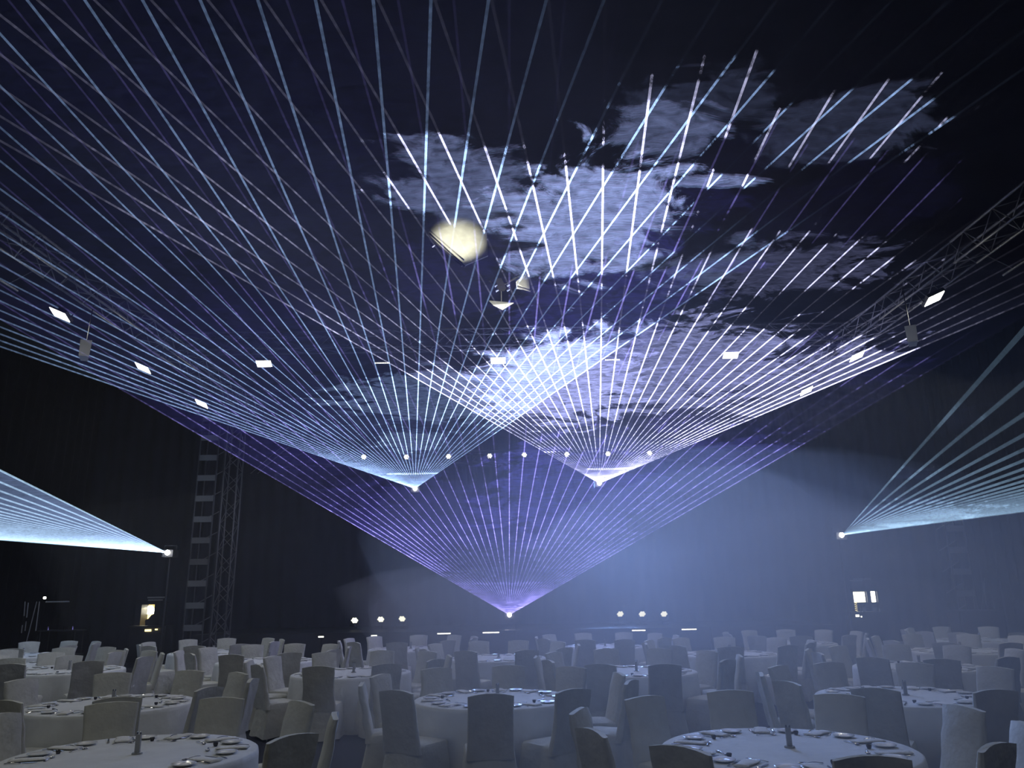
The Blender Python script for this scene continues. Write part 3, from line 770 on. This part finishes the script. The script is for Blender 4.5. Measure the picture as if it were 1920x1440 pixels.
quad_box('slot', t, 272, 1180, 283, 1184, 26.2, M['warm'], o1); quad_box('slot', t, 291, 1179, 295, 1181.5, 26.2, M['warm'], o1)
# left lighting stand and small lamp
o2 = at_y(70, 1230, 20); o2.z = 0; t = empty('folding_tripod', o2); tag(t, 'thin grey metal tripod frame in the dark at far left', 'tripod')
for x0, y0, x1, y1 in ((44, 1225, 69, 1128), (67, 1183, 74, 1128), (50, 1158, 53, 1130), (45, 1155, 47, 1128), (47, 1183, 49, 1165), (40, 1187, 42, 1172)):
    bm = bmesh.new(); tube(bm, at_y(x0, y0, 20) - o2, at_y(x1, y1, 20) - o2, .012, .012, 6); obj('leg', bm, M['alu'], t)
bm = bmesh.new(); tube(bm, at_y(44, 1226, 20) - o2, Vector((at_y(44, 1226, 20).x - o2.x, .3, 0)), .012, .012, 6); obj('leg', bm, M['alu'], t)
bm = bmesh.new(); q = at_y(82, 1121, 20) - o2; tube(bm, q, q + Vector((.05, 0, 0)), .03, .03, 8); obj('bulb', bm, M['strip'], t)
bm = bmesh.new(); tube(bm, at_y(86, 1129, 20) - o2, at_y(130, 1128, 20) - o2, .02, .02, 6); obj('cross_bar', bm, M['alu'], t)
o2 = at_y(118, 1230, 21); o2.z = 0; t = empty('drinks_trolley', o2); tag(t, 'dark trolley with small metal items, in the shadow at left', 'trolley')
h2 = at_y(118, 1182, 21).z
for sx in (-.55, .35):
    for sy in (-.2, .2):
        bm = bmesh.new(); tube(bm, (sx, sy, 0), (sx, sy, h2), .015, .015, 5); obj('leg', bm, M['black'], t)
for z in (h2, h2 * .5):
    bm = bmesh.new(); box(bm, -.1, 0, z, 1.0, .5, .03); obj('shelf', bm, M['black'], t)
for x in (-.5, -.05, .05, .14):
    bm = bmesh.new(); tube(bm, (x, 0, h2 + .015), (x, 0, h2 + .10), .035, .03, 8); obj('pot', bm, M['steel'], t)
# right booth with two lit windows
a = at_y(1590, 1147, 27.0); b = at_y(1655, 1147, 27.0); counter('service_counter', a.x, b.x, 27.0, a.z, 'dark service counter under the two lit windows at right')
o3 = at_y(1620, 1120, 28.2); t = empty('lit_window', o3); tag(t, 'pair of bright yellow-white lit windows in the haze right of the stage', 'window')
quad_box('pane', t, 1599.5, 1110, 1623, 1129, 28.2, M['hot'], o3); quad_box('pane', t, 1632, 1108, 1642.5, 1129, 28.2, M['hot'], o3)
quad_box('lower_pane', t, 1602, 1129, 1608, 1146, 28.2, M['warm'], o3)
for x0, y0, x1, y1 in ((1596, 1106, 1600, 1148), (1623, 1106, 1632, 1130), (1642.5, 1106, 1646, 1130), (1596, 1105, 1646, 1108.5)):
    quad_box('frame', t, x0, y0, x1, y1, 28.15, M['black'], o3, .12)
for i in range(5):
    bm = bmesh.new(); tube(bm, at_y(1601, 1131 + i * 3.4, 28.15) - o3, at_y(1608.5, 1134 + i * 3.4, 28.15) - o3, .02, .02, 4); obj('cage_bar', bm, M['black'], t)
bm = bmesh.new(); zb = at_y(1620, 1147, 28.2).z; box(bm, 0, .05, zb / 2 - o3.z, 1.0, .2, zb); obj('lower_panel', bm, M['black'], t)
quad_box('strip_edge', t, 1593, 1088, 1616, 1089.5, 28.1, M['pale'], o3); quad_box('strip_edge', t, 1600, 1085, 1632, 1086, 28.1, M['pale'], o3)
for i, (x, y) in enumerate(((1612, 1134), (1613, 1140), (1618, 1136), (1621, 1135), (1637, 1136), (1640, 1135.5), (1643, 1136), (1648, 1140))):
    o4 = at_y(x, y, 26.95); q = at_y(x, 1147, 26.95); o4.z = q.z
    t = empty('bottle', Vector((o4.x, 26.95, q.z))); tag(t, 'small glinting bottle on the right counter, %s from the left' % nm[i], 'bottle', 'bottles on the right counter')
    hh = at_y(x, y, 26.95).z - q.z
    bm = bmesh.new(); loft(bm, [[Vector((r_ * math.cos(2 * PI * k / 8), r_ * math.sin(2 * PI * k / 8), z_)) for k in range(8)] for r_, z_ in ((.028, 0), (.03, hh * .6), (.012, hh * .75), (.012, hh))]); obj('body', bm, M['vase'], t, True)
    bm = bmesh.new(); tube(bm, (0, 0, hh), (0, 0, hh + .025), .014, .014, 6); obj('cap', bm, M['chrome'], t)
o5 = at_y(1607, 1155, 26.73); t = empty('monitor_glow', o5); tag(t, 'small white lit slot low on the right service counter', 'lamp')
quad_box('slot', t, 1604.5, 1152.5, 1611, 1156.5, 26.73, M['hot'], o5); quad_box('slot', t, 1614, 1155, 1616.5, 1157.5, 26.73, M['strip'], o5)
# flight case with poles at right
p = at_y(1835, 1190, 21.5); t = empty('flight_case', (p.x, 21.5, 0)); tag(t, 'large grey-black flight case with poles on top at far right', 'case')
zt = at_y(1835, 1143, 21.5).z
bm = bmesh.new(); loft(bm, [rrect(1.2, .7, z, 0, 3, .06) for z in (.1, zt - .03)]); obj('case_body', bm, M['stage'], t)
bm = bmesh.new(); loft(bm, [rrect(1.22, .72, zt - .03, 0, 3, .06), rrect(1.1, .6, zt, 0, 3, .06)]); obj('lid', bm, M['stage'], t)
for sx in (-.5, .5):
    bm = bmesh.new(); tube(bm, (sx, -.3, .05), (sx, -.25, .05), .05, .05, 10); obj('wheel', bm, M['black'], t)
for x0, y0, x1, y1 in ((1845, 1142, 1846, 1083), (1841, 1142, 1846, 1083), (1850, 1142, 1846, 1098), (1828, 1142, 1823, 1105)):
    q0 = at_y(x0, y0, 21.5); q1 = at_y(x1, y1, 21.5); bm = bmesh.new(); tube(bm, Vector((q0.x - p.x, 0, q0.z)), Vector((q1.x - p.x, 0, q1.z)), .008, .008, 5); obj('pole', bm, M['alu'], t)
# remove unused prototypes
for p in protos + protos_far:
    if p.name not in used:
        for c in kids(p): bpy.data.objects.remove(c)
        bpy.data.objects.remove(p)
